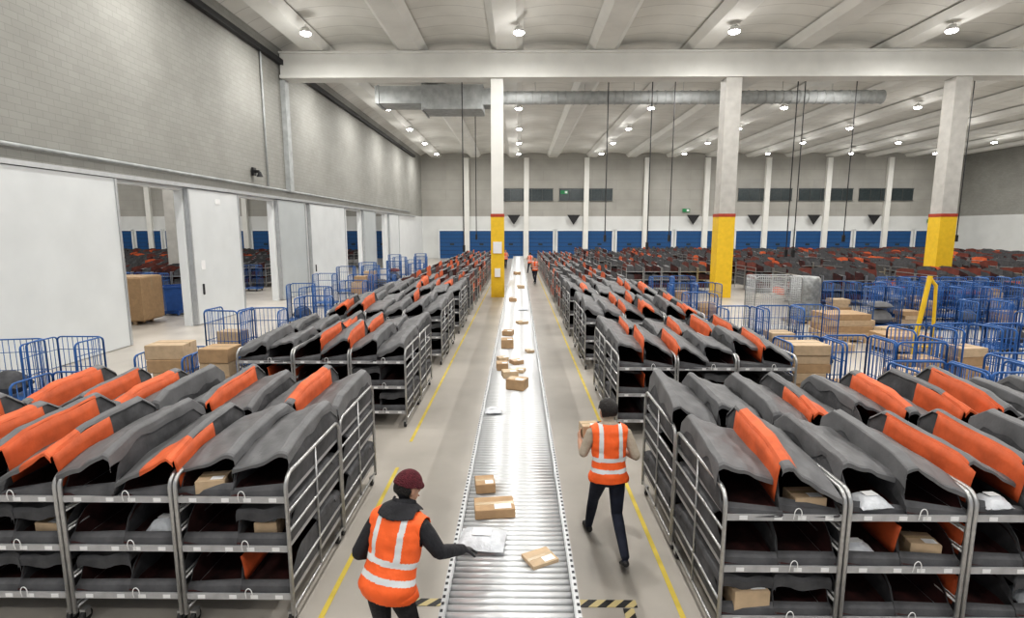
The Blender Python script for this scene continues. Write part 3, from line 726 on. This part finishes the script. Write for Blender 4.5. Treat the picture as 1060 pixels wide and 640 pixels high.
    def shell(cond,disp,nm,mats,mfun,lab,it=2):
        idx={};vs=[];fs=[];ms=[]
        for p,t in zip(me.polygons,tag):
            if not cond(p.center,t): continue
            f=[]
            for v in p.vertices:
                if v not in idx:
                    idx[v]=len(vs); co=me.vertices[v].co; vs.append(co+nrmv[v]*(disp(co) if callable(disp) else disp))
                f.append(idx[v])
            fs.append(f); ms.append(mfun(p.center))
        m2=bpy.data.meshes.new(nm); m2.from_pydata(vs,[],fs)
        for q in mats: m2.materials.append(M[q])
        for p,mi in zip(m2.polygons,ms): p.material_index=mi; p.use_smooth=True
        c=ob(nm,m2,parent=o,label=lab); s=c.modifiers.new('sm','SMOOTH'); s.iterations=it; s=c.modifiers.new('s','SOLIDIFY'); s.thickness=.006; s.offset=1; bake(c); return c
    Lz=lambda c:(c-hip).dot(ax)
    def vm(c):
        h=Lz(c); x=abs(c.x-(hip.x+(ch.x-hip.x)*h/Ls))
        if .05<h<.095 or .17<h<.215: return 1
        if h>=.17 and .075<x<.115: return 1
        return 0
    low=-.07 if beanie else -.05
    shell(lambda c,t:(t in('torso','leg') and Lz(c)>low and Lz(c)<Ls+.10 and abs(c.x-ch.x)<.172*(bulk+.02)+.012),lambda co:.014+.02*max(0,1-abs(Lz(co)+.03)/.15)+.009*noise.noise(Vector((co.x*9,co.y*9,co.z*14))),'safety_vest',['vest','refl'],vm,'orange high-visibility vest with silver reflective stripes')
    def hl(c): return Rh.inverted()@(c-hd)
    if beanie:
        shell(lambda c,t:t=='head' and hl(c).z>.025-.25*hl(c).y*.3,.016,'beanie',['beanie'],lambda c:0,'maroon knitted beanie')
        shell(lambda c,t:t=='head' and hl(c).z<=.04 and hl(c).y<-.02 and hl(c).z>-.07,.007,'hair',['hair'],lambda c:0,'short black hair')
        shell(lambda c,t:(t in('neck','torso')) and c.z>ch.z+.07 and c.z<nk.z+.06 and c.y<nk.y+.02 and abs(c.x-nk.x)<.13,.036,'hood',['jacket'],lambda c:0,'black jacket hood behind the neck',6)
    else:
        def hc(c,t):
            if t!='head': return False
            p=hl(c)
            if abs(p.x)>.080 and p.z<.035: return False
            return p.z>.07 or (p.y<-.02 and p.z>-.045) or (p.z>.02 and p.y<.03)
        shell(hc,lambda co:.008+.012*max(0,min(1,(hl(co).z+.05)/.1)),'hair',['hair'],lambda c:0,'short black hair')
    for s in(-1,1):
        e=ob('eye',MB().ell((0,0,0),(.012,.008,.009),10,8).mesh('eye',['eye'],True),H((s*.032,.082,.015)),parent=o)
        ob('pupil',MB().ell((0,.006,0),(.005,.004,.005),8,6).mesh('pupil',['black'],True),parent=e)
    ob('mouth',MB().ell((0,0,0),(.022,.006,.006),10,8).mesh('mouth',['lip'],True),H((0,.098,-.055)),parent=o)
    return o
J=dict(hip=(0,0,.90),chest=(0,.05,1.35),neck=(0,.07,1.47),head=(-.01,.095,1.58),
 el_l=(-.27,.06,1.12),wr_l=(-.27,.27,1.19),hd_l=(.0,.75,.65),hn_l=(.9,.2,0),ht_l=1,cu_l=.35,
 el_r=(.28,-.04,1.12),wr_r=(.21,.17,1.08),hd_r=(-.45,.8,.2),hn_r=(-.5,-.1,.8),ht_r=-1,cu_r=.45,
 kn_l=(-.10,.27,.50),an_l=(-.12,.42,.10),to_l=(-.13,.60,.03),
 kn_r=(.10,.0,.46),an_r=(.11,-.36,.17),to_r=(.12,-.22,.03))
P1=person('person',J,(.97,5.50,0),.06,'walking person in orange vest and dark jeans carrying a box',dict(sleeve='short',top='shirt',legs='jeans',hand='skin'),headyaw=.35,headtilt=-.1)
carton((.805,5.87,1.19),(.20,.18,.15),.15,'card2','small cardboard box held by the walking person')
J=dict(hip=(0,-.06,.91),chest=(.03,.08,1.33),neck=(.04,.13,1.45),head=(.045,.185,1.56),
 el_r=(.33,.13,1.13),wr_r=(.40,.38,1.02),hd_r=(.35,.8,-.35),hn_r=(-.1,-.3,-.9),ht_r=-1,cu_r=.22,
 el_l=(-.27,-.03,1.09),wr_l=(-.22,.19,.98),hd_l=(.4,.8,-.1),hn_l=(.3,-.1,-.9),ht_l=1,cu_l=.35,
 kn_l=(-.11,.02,.50),an_l=(-.12,-.10,.09),to_l=(-.13,.10,.03),
 kn_r=(.10,.10,.50),an_r=(.11,.05,.09),to_r=(.12,.25,.03))
P2=person('person',J,(-.94,3.70,0),-.34,'person in maroon beanie and orange vest reaching for parcel',dict(sleeve='long',top='jacket',legs='jacket',hand='black'),headyaw=-.55,headtilt=.3,beanie=True,bulk=1.12)
for x,y,r in((1.1,36,2.9),(.95,44,.2),(-1.2,50,3.)):
    n=dup(P1,(x,y,0),r); n['label']='distant worker in orange safety vest standing by the conveyor'
# ------------------------------------------------------------ world, camera
w=bpy.data.worlds.new('World'); scene.world=w; w.use_nodes=True
w.node_tree.nodes['Background'].inputs[0].default_value=(.92,.96,1,1); w.node_tree.nodes['Background'].inputs[1].default_value=.45
cd=bpy.data.cameras.new('Camera'); cam=bpy.data.objects.new('Camera',cd); COL.objects.link(cam)
cam.location=(0,0,3.5); cam.rotation_euler=(math.radians(90-8.3),0,math.radians(.7))
cd.sensor_width=36; cd.lens=36*560/1060; cd.clip_end=300
scene.camera=cam
scene.view_settings.view_transform='Standard'
try: scene.view_settings.look='Medium High Contrast'
except Exception as e: print('look',e)
